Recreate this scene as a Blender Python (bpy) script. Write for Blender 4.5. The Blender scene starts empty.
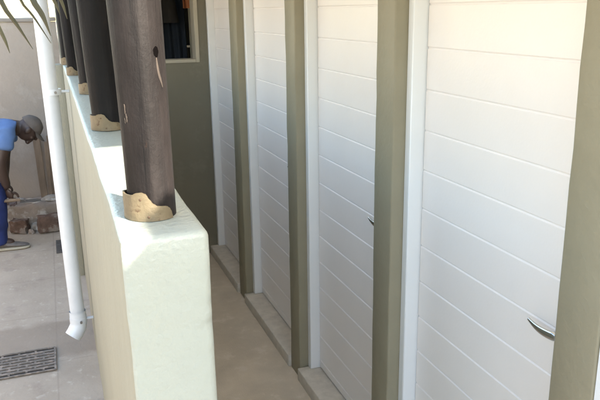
import bpy, bmesh, math, random
from mathutils import Vector, Matrix, noise
random.seed(7)
S = bpy.context.scene
COL = S.collection
PI = math.pi

# ------------------------------------------------------------------ camera, sky, sun, exposure
cam_d = bpy.data.cameras.new('camera')
cam = bpy.data.objects.new('camera', cam_d)
COL.objects.link(cam)
RX = Vector((0.9401167, -0.3405431, -0.0145242))      # image right
DN = Vector((-0.1055006, -0.2502014, -0.9624286))     # image down
FW = Vector((0.3241145, 0.9063275, -0.2711460))       # view direction
m = Matrix.Identity(4)
for i in range(3):
    m[i][0], m[i][1], m[i][2] = RX[i], -DN[i], -FW[i]
m.translation = (0, 0, 1.7)
cam.matrix_world = m
cam_d.sensor_width = 36.0
cam_d.lens = 676.863 / 600 * 36
cam_d.clip_start = 0.02
cam_d.clip_end = 1000
S.camera = cam

SUN_EL, SUN_AZ = math.radians(27), math.radians(150)   # azimuth clockwise from +Y
w = bpy.data.worlds.new('World')
S.world = w
w.use_nodes = True
nt = w.node_tree
bg = nt.nodes['Background']
sky = nt.nodes.new('ShaderNodeTexSky')
sky.sky_type = 'NISHITA'
sky.sun_disc = False
sky.sun_elevation = SUN_EL
sky.sun_rotation = SUN_AZ
sky.air_density = 1.4
sky.dust_density = 1.4
sky.ozone_density = 0.7
nt.links.new(sky.outputs[0], bg.inputs[0])
bg.inputs[1].default_value = 0.15

sd = bpy.data.lights.new('sun', 'SUN')
sun = bpy.data.objects.new('sun', sd)
COL.objects.link(sun)
to_sun = Vector((math.sin(SUN_AZ) * math.cos(SUN_EL), math.cos(SUN_AZ) * math.cos(SUN_EL), math.sin(SUN_EL)))
sun.rotation_euler = to_sun.to_track_quat('Z', 'Y').to_euler()
sd.energy = 3.6
sd.angle = math.radians(0.53)
sd.color = (1.0, 0.92, 0.8)

S.view_settings.view_transform = 'Standard'
S.view_settings.look = 'None'
S.view_settings.gamma = 1
S.view_settings.use_curve_mapping = False
S.view_settings.exposure = 2.72
S.render.engine = 'CYCLES'
S.cycles.max_bounces = 10
S.cycles.diffuse_bounces = 6

# ------------------------------------------------------------------ materials
def mat(name, base, rough=0.8, metal=0.0, var=0.12, vscale=3.0, bump=0.0, bscale=60.0, bump2=0.0, bscale2=9.0,
        stretch=(1, 1, 1), spec=0.5, fleck=None, fleck_scale=20.0, fleck_at=0.62):
    M = bpy.data.materials.new(name)
    M.use_nodes = True
    N, L = M.node_tree.nodes, M.node_tree.links
    b = N['Principled BSDF']
    b.inputs['Roughness'].default_value = rough
    b.inputs['Metallic'].default_value = metal
    b.inputs['Specular IOR Level'].default_value = spec
    tc = N.new('ShaderNodeTexCoord')
    mp = N.new('ShaderNodeMapping')
    mp.inputs['Scale'].default_value = stretch
    L.new(tc.outputs['Object'], mp.inputs[0])
    n1 = N.new('ShaderNodeTexNoise')
    n1.inputs['Scale'].default_value = vscale
    n1.inputs['Detail'].default_value = 6
    n1.inputs['Roughness'].default_value = 0.62
    L.new(mp.outputs[0], n1.inputs[0])
    cr = N.new('ShaderNodeValToRGB')
    lo = [c * (1 - var) for c in base]
    hi = [min(1, c * (1 + var)) for c in base]
    cr.color_ramp.elements[0].color = (*lo, 1)
    cr.color_ramp.elements[1].color = (*hi, 1)
    cr.color_ramp.elements[0].position = 0.3
    cr.color_ramp.elements[1].position = 0.7
    L.new(n1.outputs[0], cr.inputs[0])
    out = cr.outputs[0]
    if fleck:
        n3 = N.new('ShaderNodeTexNoise')
        n3.inputs['Scale'].default_value = fleck_scale
        n3.inputs['Detail'].default_value = 5
        n3.inputs['Roughness'].default_value = 0.7
        L.new(mp.outputs[0], n3.inputs[0])
        c3 = N.new('ShaderNodeValToRGB')
        c3.color_ramp.elements[0].position = fleck_at
        c3.color_ramp.elements[1].position = fleck_at + 0.08
        L.new(n3.outputs[0], c3.inputs[0])
        mx = N.new('ShaderNodeMix')
        mx.data_type = 'RGBA'
        mx.inputs[7].default_value = (*fleck, 1)
        L.new(c3.outputs[0], mx.inputs[0])
        L.new(out, mx.inputs[6])
        out = mx.outputs[2]
    L.new(out, b.inputs['Base Color'])
    prev = None
    for st, sc, dist in ((bump, bscale, 0.004), (bump2, bscale2, 0.02)):
        if st <= 0:
            continue
        nb = N.new('ShaderNodeTexNoise')
        nb.inputs['Scale'].default_value = sc
        nb.inputs['Detail'].default_value = 5
        L.new(mp.outputs[0], nb.inputs[0])
        bp = N.new('ShaderNodeBump')
        bp.inputs['Strength'].default_value = st
        bp.inputs['Distance'].default_value = dist
        L.new(nb.outputs[0], bp.inputs['Height'])
        if prev:
            L.new(prev.outputs[0], bp.inputs['Normal'])
        prev = bp
    if prev:
        L.new(prev.outputs[0], b.inputs['Normal'])
    return M

M = {}
M['mint'] = mat('mint_plaster_paint', (0.308, 0.330, 0.290), 0.42, var=0.035, vscale=5, bump=0.32, bscale=120, bump2=0.1, bscale2=30)
M['bounce_cream'] = mat('bounce_tinted_plaster', (0.265, 0.252, 0.192), 0.7, var=0.05, vscale=3, bump=0.3, bscale=80, bump2=0.25, bscale2=10)  # same plaster as the mint, warm yard bounce put into its colour
M['olive'] = mat('olive_wall_paint', (0.27, 0.238, 0.163), 0.55, var=0.05, vscale=5, bump=0.3, bscale=70, bump2=0.2, bscale2=12)
M['white'] = mat('white_door_paint', (0.86, 0.805, 0.77), 0.32, var=0.02, vscale=3, bump=0.08, bscale=140, bump2=0.06, bscale2=6)
M['frame'] = mat('white_frame_paint', (0.80, 0.80, 0.80), 0.28, var=0.015, vscale=3, bump=0.08, bscale=60)
M['sill'] = mat('cement_sill', (0.54, 0.49, 0.42), 0.75, var=0.14, vscale=18, bump=0.3, bscale=90)
M['screed'] = mat('corridor_screed', (0.54, 0.465, 0.37), 0.6, var=0.15, vscale=4.5, bump=0.4, bscale=150, bump2=0.2, bscale2=9,
                  fleck=(0.61, 0.535, 0.45), fleck_scale=9, fleck_at=0.56)
M['plaster'] = mat('raw_grey_plaster', (0.30, 0.260, 0.222), 0.9, var=0.10, vscale=1.6, bump=0.4, bscale=70, bump2=0.3, bscale2=8,
                   fleck=(0.325, 0.288, 0.25), fleck_scale=3.5, fleck_at=0.55)
M['coping'] = mat('weathered_coping', (0.23, 0.205, 0.18), 0.9, var=0.2, vscale=6, bump=0.5, bscale=60)
M['pvc'] = mat('white_pvc', (0.60, 0.63, 0.66), 0.35, var=0.06, vscale=9, bump=0.04, bscale=50)
M['roof'] = mat('grey_roof_sheet', (0.33, 0.33, 0.33), 0.5, metal=0.3, var=0.08)
def sheet_material():
    """milky corrugated sheet, unseen: translucence added as soft fill light for the corridor"""
    X = bpy.data.materials.new('fill_light_sheet'); X.use_nodes = True
    N, L = X.node_tree.nodes, X.node_tree.links
    b = N['Principled BSDF']; b.inputs['Base Color'].default_value = (.55, .52, .47, 1); b.inputs['Roughness'].default_value = .45
    t = N.new('ShaderNodeBsdfTranslucent'); t.inputs[0].default_value = (.85, .80, .72, 1)
    n = N.new('ShaderNodeTexNoise'); n.inputs['Scale'].default_value = 5
    c = N.new('ShaderNodeTexCoord'); L.new(c.outputs['Object'], n.inputs[0])
    r_ = N.new('ShaderNodeMapRange'); r_.inputs[3].default_value = TR * .85; r_.inputs[4].default_value = TR * 1.15
    L.new(n.outputs[0], r_.inputs[0])
    mx = N.new('ShaderNodeMixShader'); L.new(r_.outputs[0], mx.inputs[0]); L.new(b.outputs[0], mx.inputs[1]); L.new(t.outputs[0], mx.inputs[2])
    L.new(mx.outputs[0], N['Material Output'].inputs[0])
    return X
TR = 0.55
M['milky'] = sheet_material()
M['ceiling'] = mat('roof_board', (0.36, 0.32, 0.26), 0.7, var=0.1)
M['chrome'] = mat('polished_chrome', (0.62, 0.61, 0.60), 0.16, metal=1.0, var=0.03)
M['iron'] = mat('dusty_iron', (0.16, 0.14, 0.12), 0.8, metal=0.1, var=0.25, vscale=25, bump=0.4, bscale=160, fleck=(0.27, 0.225, 0.19), fleck_scale=30, fleck_at=0.5)
M['pit'] = mat('drain_pit', (0.015, 0.013, 0.012), 0.9)
M['knot'] = mat('dark_knot', (0.003, 0.0025, 0.0025), 1.0, spec=0.0)
M['slate'] = mat('dark_drain_cover', (0.075, 0.07, 0.068), 0.75, var=0.2, vscale=20, bump=0.3)
M['strap'] = mat('cream_strap_metal', (0.140, 0.110, 0.066), 0.5, metal=0.25, var=0.18, vscale=28, bump=0.35, bscale=110,
                 fleck=(0.075, 0.045, 0.024), fleck_scale=45, fleck_at=0.6)
M['nail'] = mat('rusty_nail', (0.10, 0.065, 0.04), 0.6, metal=0.5)
M['bolt'] = mat('zinc_screw', (0.22, 0.21, 0.20), 0.45, metal=0.8)
M['board'] = mat('weathered_board', (0.16, 0.115, 0.078), 0.85, var=0.35, vscale=14, stretch=(1, 1, 0.1), bump=0.5, bscale=60)
M['rubble'] = mat('pale_cement_rubble', (0.30, 0.27, 0.235), 0.95, var=0.3, vscale=9, bump=0.7, bscale=45, fleck=(0.5, 0.47, 0.43), fleck_scale=7, fleck_at=0.56)
M['brick'] = mat('red_clay_brick', (0.115, 0.072, 0.054), 0.9, var=0.4, vscale=16, bump=0.6, bscale=70, fleck=(0.20, 0.165, 0.138), fleck_scale=9, fleck_at=0.5)
M['ledge'] = mat('rough_cement', (0.26, 0.215, 0.18), 0.95, var=0.25, vscale=6, bump=0.7, bscale=40, bump2=0.5, bscale2=10,
                 fleck=(0.47, 0.44, 0.41), fleck_scale=5, fleck_at=0.57)
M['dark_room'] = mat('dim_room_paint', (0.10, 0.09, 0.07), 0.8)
M['navy_cloth'] = mat('navy_cloth', (0.018, 0.026, 0.042), 0.9, bump=0.3, bscale=200)
M['dark_cloth'] = mat('brown_black_cloth', (0.022, 0.018, 0.016), 0.9)
M['orange_cloth'] = mat('orange_cloth', (0.42, 0.16, 0.07), 0.85)
M['shirt'] = mat('light_blue_cotton', (0.080, 0.145, 0.30), 0.9, var=0.1, vscale=12, bump=0.3, bscale=30)
M['trousers'] = mat('blue_workwear', (0.014, 0.026, 0.115), 0.9, var=0.2, vscale=14, bump=0.4, bscale=22)
M['skin'] = mat('dark_brown_skin', (0.040, 0.022, 0.016), 0.5, var=0.08)
M['cap'] = mat('brown_grey_cap', (0.095, 0.080, 0.070), 0.9, var=0.15, vscale=20)
M['shoe'] = mat('dusty_canvas_shoe', (0.13, 0.115, 0.105), 0.85, var=0.2, vscale=30)
M['sole'] = mat('pale_shoe_sole', (0.34, 0.31, 0.24), 0.8)
M['steel'] = mat('worn_steel', (0.18, 0.17, 0.16), 0.5, metal=0.7)
M['leaf'] = mat('olive_palm_leaf', (0.060, 0.056, 0.026), 0.5, var=0.3, vscale=5)
M['stem'] = mat('palm_stem', (0.13, 0.12, 0.05), 0.6, var=0.2)
M['bark'] = mat('palm_trunk_bark', (0.12, 0.095, 0.07), 0.95, var=0.3, vscale=10, bump=0.8, bscale=30)
M['sand'] = mat('dry_sandy_soil', (0.30, 0.25, 0.19), 0.95, var=0.2, vscale=0.4, bump=0.4, bscale=20)

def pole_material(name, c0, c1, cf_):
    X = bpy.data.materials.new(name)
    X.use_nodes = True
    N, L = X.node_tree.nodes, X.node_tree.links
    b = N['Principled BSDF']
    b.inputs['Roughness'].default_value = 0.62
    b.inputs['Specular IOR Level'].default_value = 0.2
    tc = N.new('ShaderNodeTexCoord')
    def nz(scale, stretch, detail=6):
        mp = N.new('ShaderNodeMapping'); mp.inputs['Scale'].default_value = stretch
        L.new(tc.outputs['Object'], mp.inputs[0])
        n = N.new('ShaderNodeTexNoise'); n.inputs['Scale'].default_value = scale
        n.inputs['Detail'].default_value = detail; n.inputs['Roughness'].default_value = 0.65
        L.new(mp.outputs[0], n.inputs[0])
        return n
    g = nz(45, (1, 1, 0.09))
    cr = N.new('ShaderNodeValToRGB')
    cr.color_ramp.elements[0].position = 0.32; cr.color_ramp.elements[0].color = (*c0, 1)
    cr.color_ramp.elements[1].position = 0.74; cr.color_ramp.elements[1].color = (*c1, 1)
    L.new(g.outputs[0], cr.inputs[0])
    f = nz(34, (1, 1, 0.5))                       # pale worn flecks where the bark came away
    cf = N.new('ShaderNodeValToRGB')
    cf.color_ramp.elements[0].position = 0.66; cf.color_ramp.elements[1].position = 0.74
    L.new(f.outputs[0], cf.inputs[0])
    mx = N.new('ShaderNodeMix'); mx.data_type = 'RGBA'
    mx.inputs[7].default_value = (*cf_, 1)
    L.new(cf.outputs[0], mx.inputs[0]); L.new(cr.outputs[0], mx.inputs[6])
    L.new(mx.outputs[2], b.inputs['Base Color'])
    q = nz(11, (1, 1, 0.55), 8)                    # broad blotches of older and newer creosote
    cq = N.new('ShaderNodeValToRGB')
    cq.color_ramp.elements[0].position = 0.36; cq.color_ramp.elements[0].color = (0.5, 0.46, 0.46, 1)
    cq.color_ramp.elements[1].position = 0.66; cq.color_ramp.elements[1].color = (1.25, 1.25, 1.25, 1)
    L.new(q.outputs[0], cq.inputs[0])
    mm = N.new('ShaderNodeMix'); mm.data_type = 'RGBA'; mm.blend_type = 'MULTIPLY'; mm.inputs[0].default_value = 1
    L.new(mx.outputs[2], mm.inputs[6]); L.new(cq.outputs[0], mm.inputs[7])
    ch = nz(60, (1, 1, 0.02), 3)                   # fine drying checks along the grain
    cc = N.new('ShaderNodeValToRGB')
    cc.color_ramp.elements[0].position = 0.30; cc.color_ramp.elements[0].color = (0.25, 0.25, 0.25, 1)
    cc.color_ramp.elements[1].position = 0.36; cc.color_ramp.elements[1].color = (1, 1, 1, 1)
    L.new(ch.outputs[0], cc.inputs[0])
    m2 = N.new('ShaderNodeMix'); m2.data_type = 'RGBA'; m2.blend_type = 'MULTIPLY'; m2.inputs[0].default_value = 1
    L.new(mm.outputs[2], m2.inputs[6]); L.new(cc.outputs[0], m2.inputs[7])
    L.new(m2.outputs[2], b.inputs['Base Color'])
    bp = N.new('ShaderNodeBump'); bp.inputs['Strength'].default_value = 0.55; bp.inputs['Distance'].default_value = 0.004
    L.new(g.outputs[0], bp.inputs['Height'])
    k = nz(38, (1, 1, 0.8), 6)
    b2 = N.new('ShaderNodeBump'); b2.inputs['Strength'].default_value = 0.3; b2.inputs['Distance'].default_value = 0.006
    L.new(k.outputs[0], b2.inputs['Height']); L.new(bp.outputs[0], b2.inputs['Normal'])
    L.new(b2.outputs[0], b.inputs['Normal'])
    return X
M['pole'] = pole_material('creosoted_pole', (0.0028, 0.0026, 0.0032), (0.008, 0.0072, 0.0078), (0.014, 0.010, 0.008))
M['sunlit_pole'] = pole_material('sunlit_pole_copy', (0.0055, 0.0042, 0.0042), (0.0195, 0.0155, 0.0142), (0.034, 0.020, 0.013))  # paler copy of the pole wood, sunlight put into its colour

def paving_material():
    X = bpy.data.materials.new('worn_paving')
    X.use_nodes = True
    N, L = X.node_tree.nodes, X.node_tree.links
    b = N['Principled BSDF']; b.inputs['Roughness'].default_value = 0.8
    tc = N.new('ShaderNodeTexCoord')
    def noise_n(sc, det=6):
        n = N.new('ShaderNodeTexNoise'); n.inputs['Scale'].default_value = sc
        n.inputs['Detail'].default_value = det; n.inputs['Roughness'].default_value = 0.65
        L.new(tc.outputs['Object'], n.inputs[0]); return n
    def ramp(inp, p0, c0, p1, c1):
        c = N.new('ShaderNodeValToRGB'); e = c.color_ramp.elements
        e[0].position, e[0].color, e[1].position, e[1].color = p0, (*c0, 1), p1, (*c1, 1)
        L.new(inp, c.inputs[0]); return c
    def mix(fac, a, bb):
        x = N.new('ShaderNodeMix'); x.data_type = 'RGBA'
        L.new(fac, x.inputs[0]); L.new(a, x.inputs[6])
        if isinstance(bb, tuple): x.inputs[7].default_value = (*bb, 1)
        else: L.new(bb, x.inputs[7])
        return x.outputs[2]
    base = ramp(noise_n(2.6).outputs[0], 0.3, (0.325, 0.272, 0.215), 0.72, (0.415, 0.352, 0.284)).outputs[0]
    spots = ramp(noise_n(17).outputs[0], 0.58, (0, 0, 0), 0.7, (1, 1, 1)).outputs[0]
    base = mix(spots, base, (0.46, 0.40, 0.335))
    dirt = ramp(noise_n(6).outputs[0], 0.57, (0, 0, 0), 0.75, (1, 1, 1)).outputs[0]
    base = mix(dirt, base, (0.27, 0.22, 0.185))
    # joints between the big cast slabs
    mp = N.new('ShaderNodeMapping'); L.new(tc.outputs['Object'], mp.inputs[0])
    mp.inputs['Location'].default_value = (0.13, 0.27, 0)
    br = N.new('ShaderNodeTexBrick'); L.new(mp.outputs[0], br.inputs[0])
    br.inputs['Scale'].default_value = 1; br.inputs['Brick Width'].default_value = 0.6
    br.inputs['Row Height'].default_value = 0.6; br.inputs['Mortar Size'].default_value = 0.006
    br.inputs['Mortar Smooth'].default_value = 0.6; br.offset = 0.0
    br.inputs['Color1'].default_value = (0, 0, 0, 1); br.inputs['Color2'].default_value = (0, 0, 0, 1); br.inputs['Mortar'].default_value = (0.28, 0.28, 0.28, 1)
    base = mix(br.outputs[0], base, (0.19, 0.155, 0.13))
    # damp earthy strip that crosses the yard by the pipe outlet
    sx = N.new('ShaderNodeSeparateXYZ'); L.new(tc.outputs['Object'], sx.inputs[0])
    wob = N.new('ShaderNodeMath'); wob.operation = 'MULTIPLY_ADD'
    L.new(noise_n(4, 4).outputs[0], wob.inputs[0]); wob.inputs[1].default_value = 0.22; L.new(sx.outputs[1], wob.inputs[2])
    d = N.new('ShaderNodeMath'); d.operation = 'SUBTRACT'; L.new(wob.outputs[0], d.inputs[0]); d.inputs[1].default_value = 3.70
    a = N.new('ShaderNodeMath'); a.operation = 'ABSOLUTE'; L.new(d.outputs[0], a.inputs[0])
    band = ramp(a.outputs[0], 0.19, (0.65, 0.65, 0.65), 0.25, (0, 0, 0)).outputs[0]
    base = mix(band, base, (0.222, 0.178, 0.137))
    L.new(base, b.inputs['Base Color'])
    bp = N.new('ShaderNodeBump'); bp.inputs['Strength'].default_value = 0.35; bp.inputs['Distance'].default_value = 0.006
    L.new(noise_n(55).outputs[0], bp.inputs['Height'])
    L.new(bp.outputs[0], b.inputs['Normal'])
    return X
M['paving'] = paving_material()

# ------------------------------------------------------------------ mesh helpers
def fin(name, bm, material, parent=None, smooth=None, origin=None):
    """bmesh in world coordinates -> ONE mesh object; parent (an unrotated Empty or mesh) keeps its place"""
    off = Vector(origin) if origin is not None else Vector((0, 0, 0))
    base = parent.get('_w') if parent is not None else None
    pw = Vector(base) if base is not None else Vector((0, 0, 0))
    if off.length or origin is not None:
        bmesh.ops.translate(bm, verts=bm.verts, vec=-off)
    bmesh.ops.recalc_face_normals(bm, faces=bm.faces)
    me = bpy.data.meshes.new(name)
    bm.to_mesh(me); bm.free()
    mats = material if isinstance(material, (list, tuple)) else [material]
    for x in mats:
        me.materials.append(x)
    if smooth is not None:
        for p in me.polygons:
            p.use_smooth = True
        me.set_sharp_from_angle(angle=math.radians(smooth))
    o = bpy.data.objects.new(name, me)
    COL.objects.link(o)
    o['_w'] = list(off)
    if parent is not None:
        o.parent = parent
        o.location = off - pw
    else:
        o.location = off
    return o

def tag(o, label=None, cat=None, group=None, kind=None):
    if label: o['label'] = label
    if cat: o['category'] = cat
    if group: o['group'] = group
    if kind: o['kind'] = kind
    return o

def thing(name, label, cat, loc, group=None):
    o = bpy.data.objects.new(name, None)
    COL.objects.link(o)
    o.location = loc
    o['_w'] = list(loc)
    o.empty_display_size = 0.1
    return tag(o, label, cat, group)

def dup(o, delta=(0, 0, 0), parent=None, top=True):
    c = o.copy()
    COL.objects.link(c)
    if top:
        c.location = o.location + Vector(delta)
        c['_w'] = list(Vector(o['_w']) + Vector(delta))
    if parent is not None:
        c.parent = parent
    for ch in [x for x in S.objects if x.parent == o]:
        dup(ch, (0, 0, 0), c, False)
    return c

def box(bm, x0, x1, y0, y1, z0, z1, bev=0.0, seg=2):
    r = bmesh.ops.create_cube(bm, size=1.0)
    vs = r['verts']
    for v in vs:
        v.co = Vector((x0 + (v.co.x + .5) * (x1 - x0), y0 + (v.co.y + .5) * (y1 - y0), z0 + (v.co.z + .5) * (z1 - z0)))
    if bev > 0:
        es = {e for v in vs for e in v.link_edges}
        bmesh.ops.bevel(bm, geom=list(es), offset=bev, segments=seg, profile=0.5, affect='EDGES')
    return bm

def B(x0, x1, y0, y1, z0, z1, bev=0.0, seg=2):
    return box(bmesh.new(), x0, x1, y0, y1, z0, z1, bev, seg)

def tube(bm, pts, rad, n=16, cap=True):
    """a swept round tube through pts with radii"""
    pts = [Vector(p) for p in pts]
    rs = rad if isinstance(rad, (list, tuple)) else [rad] * len(pts)
    rings = []
    up = None
    for i, p in enumerate(pts):
        t = (pts[min(i + 1, len(pts) - 1)] - pts[max(i - 1, 0)]).normalized()
        if up is None:
            a = Vector((0, 0, 1)) if abs(t.z) < 0.9 else Vector((1, 0, 0))
            up = (a - t * a.dot(t)).normalized()
        else:
            up = (up - t * up.dot(t)).normalized()
        s = t.cross(up)
        rings.append([bm.verts.new(p + (up * math.cos(2 * PI * k / n) + s * math.sin(2 * PI * k / n)) * rs[i]) for k in range(n)])
    for a, b in zip(rings, rings[1:]):
        for k in range(n):
            bm.faces.new((a[k], a[(k + 1) % n], b[(k + 1) % n], b[k]))
    if cap:
        bm.faces.new(rings[0][::-1]); bm.faces.new(rings[-1])
    return bm

def cuts(bm, axis, a, b, n):
    no = Vector((0, 0, 0)); no[axis] = 1
    for i in range(1, n):
        co = Vector((0, 0, 0)); co[axis] = a + (b - a) * i / n
        bmesh.ops.bisect_plane(bm, geom=bm.verts[:] + bm.edges[:] + bm.faces[:], plane_co=co, plane_no=no)

def jitter(bm, amp, scale, seed=0.0):
    for v in bm.verts:
        q = v.co * scale + Vector((seed, seed * 1.7, -seed))
        v.co += Vector((noise.noise(q), noise.noise(q + Vector((31, 0, 0))), noise.noise(q + Vector((0, 57, 0))))) * amp

def sheet(bm, x0, x1, y0, y1, z):
    vs = [bm.verts.new(c) for c in ((x0, y0, z), (x1, y0, z), (x1, y1, z), (x0, y1, z))]
    bm.faces.new(vs)
    return bm

# ------------------------------------------------------------------ ground
tag(fin('sandy_ground', sheet(bmesh.new(), -150, 150, -150, 150, -0.008), M['sand']), kind='structure')
tag(fin('yard_paving', sheet(bmesh.new(), -4.5, 0.1, -6, 7.5, -0.004), M['paving']), kind='structure')
tag(fin('corridor_floor', sheet(bmesh.new(), 0.1, 1.4, -6, 4.7, 0.0), M['screed']), kind='structure')

# ------------------------------------------------------------------ low wall under the poles
WX0, WX1, WY0, WY1, WZ = 0.064, 0.187, 0.912, 4.598, 1.398
bm = B(WX0, WX1, WY0, WY1, -0.02, WZ, 0.011, 3)
cuts(bm, 1, WY0, WY1, 70); cuts(bm, 2, 0, WZ, 34); cuts(bm, 0, WX0, WX1, 4)
for f in bm.faces:
    c = f.calc_center_median()
    if c.x < WX0 + 0.0025 and c.z < WZ - 0.003:
        f.material_index = 1
for k in range(20):                                 # finer rows where the corner is chipped
    bmesh.ops.bisect_plane(bm, geom=bm.verts[:] + bm.edges[:] + bm.faces[:], plane_co=(0, 0, 1.19 + k * .0071), plane_no=(0, 0, 1))
jitter(bm, 0.0026, 6.0); jitter(bm, 0.0008, 34.0, 4)
for c, rad, dep in (((WX1, WY0, 1.285), .002, .0035), ((WX1, WY0, 1.252), .004, .0045), ((WX1, WY0, 1.205), .001, .003), ((WX0, WY0, 1.23), .001, .002)):
    for v in bm.verts:
        d_ = (v.co - Vector(c)).length
        if d_ < rad + .008:
            k = max(0, 1 - d_ / (rad + .008))
            v.co += Vector((-1 if c[0] > .1 else 1, 1, 0)) * dep * k
low_wall = fin('low_wall', bm, [M['mint'], M['bounce_cream']], smooth=50, origin=(0.127, 2.75, 0))
tag(low_wall, 'waist-high pale green plastered wall carrying the dark timber poles', 'wall')
bm = B(0.012, 0.067, 4.50, 4.598, -0.02, WZ - 0.004, 0.008)
fin('pier', bm, M['bounce_cream'], low_wall, 50, origin=(0.04, 4.55, 0))

# ------------------------------------------------------------------ cubicles on the right
XF = 0.960           # corridor face of the pilasters
XD = 1.049           # face of the doors
EAVE = 2.235
cub = thing('cubicle_block', 'row of olive cubicles with white boarded doors along the corridor', 'building', (1.6, 2.0, 0))
pil = [-0.83, 0.055, 0.943, 1.832, 2.722, 3.668]        # near edge of each pilaster
pw = [0.125, 0.125, 0.125, 0.124, 0.126, 0.152]
END_Y = 4.60
def pilaster(y0, y1):
    bm = B(XF, 1.20, y0, y1, -0.02, 2.06, 0.006, 2)
    cuts(bm, 2, 0, 2.06, 26)
    jitter(bm, 0.0022, 11.0, y0)
    return fin('pilaster', bm, M['olive'], cub, 50, origin=(1.08, (y0 + y1) / 2, 0))
for a, wd in zip(pil, pw):
    pilaster(a, a + wd)

# lintel band, eave, roof deck, the far shell of the block
fin('lintel', B(XF + .003, 1.20, -.87, END_Y - .002, 2.06, EAVE), M['olive'], cub, origin=(1.08, 1, 2.1))
fin('shade_block', B(XF + .005, 1.20, -.87, -.43, EAVE + .001, 2.278), M['olive'], cub, origin=(1.08, -.6, EAVE))  # unseen block added to shape the shadow on the low wall's front
fin('back_wall', B(2.3, 2.45, -.87, END_Y + 1.6, 0, EAVE), M['olive'], cub, origin=(2.37, 1, 0))
fin('side_wall', B(XF + .004, 2.298, -.97, -.873, 0, EAVE), M['olive'], cub, origin=(1.6, -.92, 0))
fin('ceiling', B(1.202, 2.298, -.868, END_Y, 2.14, 2.2), M['olive'], cub, origin=(1.7, 1, 2.1))
for a in pil[1:]:
    fin('partition', B(1.202, 2.298, a + .03, a + .09, 0, 2.138), M['olive'], cub, origin=(1.7, a, 0))

def door_bm(y0, y1, z0, z1, pitch=0.1235, zref=1.709):
    """boarded door leaf: horizontal boards with a shallow rounded V groove between them"""
    g, d = 0.0042, 0.0032
    zs = []
    k = math.ceil((z0 + .03 - zref) / pitch)
    while zref + k * pitch < z1 - 0.02:
        zs.append(zref + k * pitch); k += 1
    prof = [(0, z0)]
    for z in zs:
        prof += [(0, z - g), (0.0012, z - g * .75), (d, z - .0008), (d, z + .0008), (0.0012, z + g * .75), (0, z + g)]
    prof.append((0, z1))
    bm = bmesh.new()
    A = [bm.verts.new((XD + x, y0, z)) for x, z in prof]
    C = [bm.verts.new((XD + x, y1, z)) for x, z in prof]
    A2 = [bm.verts.new((XD + .04, y0, z)) for z in (z0, z1)]
    C2 = [bm.verts.new((XD + .04, y1, z)) for z in (z0, z1)]
    for i in range(len(prof) - 1):
        bm.faces.new((A[i], A[i + 1], C[i + 1], C[i]))
    bm.faces.new(A + [A2[1], A2[0]]); bm.faces.new(C + [C2[1], C2[0]])
    bm.faces.new((A[0], C[0], C2[0], A2[0])); bm.faces.new((A[-1], C[-1], C2[1], A2[1])); bm.faces.new((A2[0], A2[1], C2[1], C2[0]))
    return bm

def handle_bms(y):
    """curved lever on a round rose; y = spindle"""
    z = 0.975
    bm = bmesh.new()
    tube(bm, [(XD, y, z), (XD - .006, y, z), (XD - .009, y, z)], [0.025, 0.025, 0.021], 24)
    rose = bm
    bm = bmesh.new()
    tube(bm, [(XD - .0085, y, z), (XD - .034, y, z)], 0.0085, 14)
    n = 14
    rings = []
    for i in range(n + 1):                       # flattened, tapering, gently rising blade
        t = i / n
        yy = y - .008 + t * 0.097
        zz = z - .002 - 0.004 * math.sin(t * PI * .9) + 0.0045 * t ** 4
        hw = 0.0118 * (1 - .62 * t * t) * (1 if t > .02 else .7)
        th = 0.0072 * (1 - .55 * t)
        xx = XD - .036 - 0.003 * math.sin(t * PI)
        rings.append([bm.verts.new((xx + th * math.cos(a), yy, zz + hw * math.sin(a))) for a in [2 * PI * k / 12 for k in range(12)]])
    for a, b in zip(rings, rings[1:]):
        for k in range(12):
            bm.faces.new((a[k], a[(k + 1) % 12], b[(k + 1) % 12], b[k]))
    bm.faces.new(rings[0]); bm.faces.new(rings[-1])
    return rose, bm

for i, (a, wd) in enumerate(zip(pil, pw)):
    y0 = a + wd                                  # far side of this pilaster = near jamb of the bay
    y1 = pil[i + 1] if i + 1 < len(pil) else END_Y
    # frame: two jambs and a head, one piece of joinery
    bm = bmesh.new()
    FX0, FX1 = 1.002, 1.118
    box(bm, FX0, FX1, y0 + .001, y0 + .034, .058, 2.02, .003, 1)
    box(bm, FX0 if i != 1 else .9615, FX1, y1 - .034, y1 - .001, .058, 2.02, .003, 1)
    box(bm, FX0 + .001, FX1, y0 + .035, y1 - .035, 1.986, 2.019, .003, 1)
    fin('door_frame', bm, M['frame'], cub, 40, origin=(1.06, (y0 + y1) / 2, 0))
    d = fin('door', door_bm(y0 + .038, y1 - .038, .066, 1.982), M['white'], cub, None, origin=(1.08, (y0 + y1) / 2, 0))
    rose, lever = handle_bms(y0 + .058)
    h = fin('handle', lever, M['chrome'], d, 60, origin=(XD, y0 + .058, 0.975))
    bmesh.ops.translate(rose, verts=rose.verts, vec=(0, 0, 0))
    fin('handle_rose', rose, M['chrome'], d, 40, origin=(XD, y0 + .058, 0.975))
    bm = B(XF - .014, 1.20, y0 + .002, y1 - .002, -0.02, .058, .004, 2)
    cuts(bm, 1, y0, y1, 16); cuts(bm, 0, XF - .014, 1.2, 4)
    jitter(bm, .0025, 14, y0)
    fin('sill', bm, M['sill'], cub, 50, origin=(1.06, (y0 + y1) / 2, 0))

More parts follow.
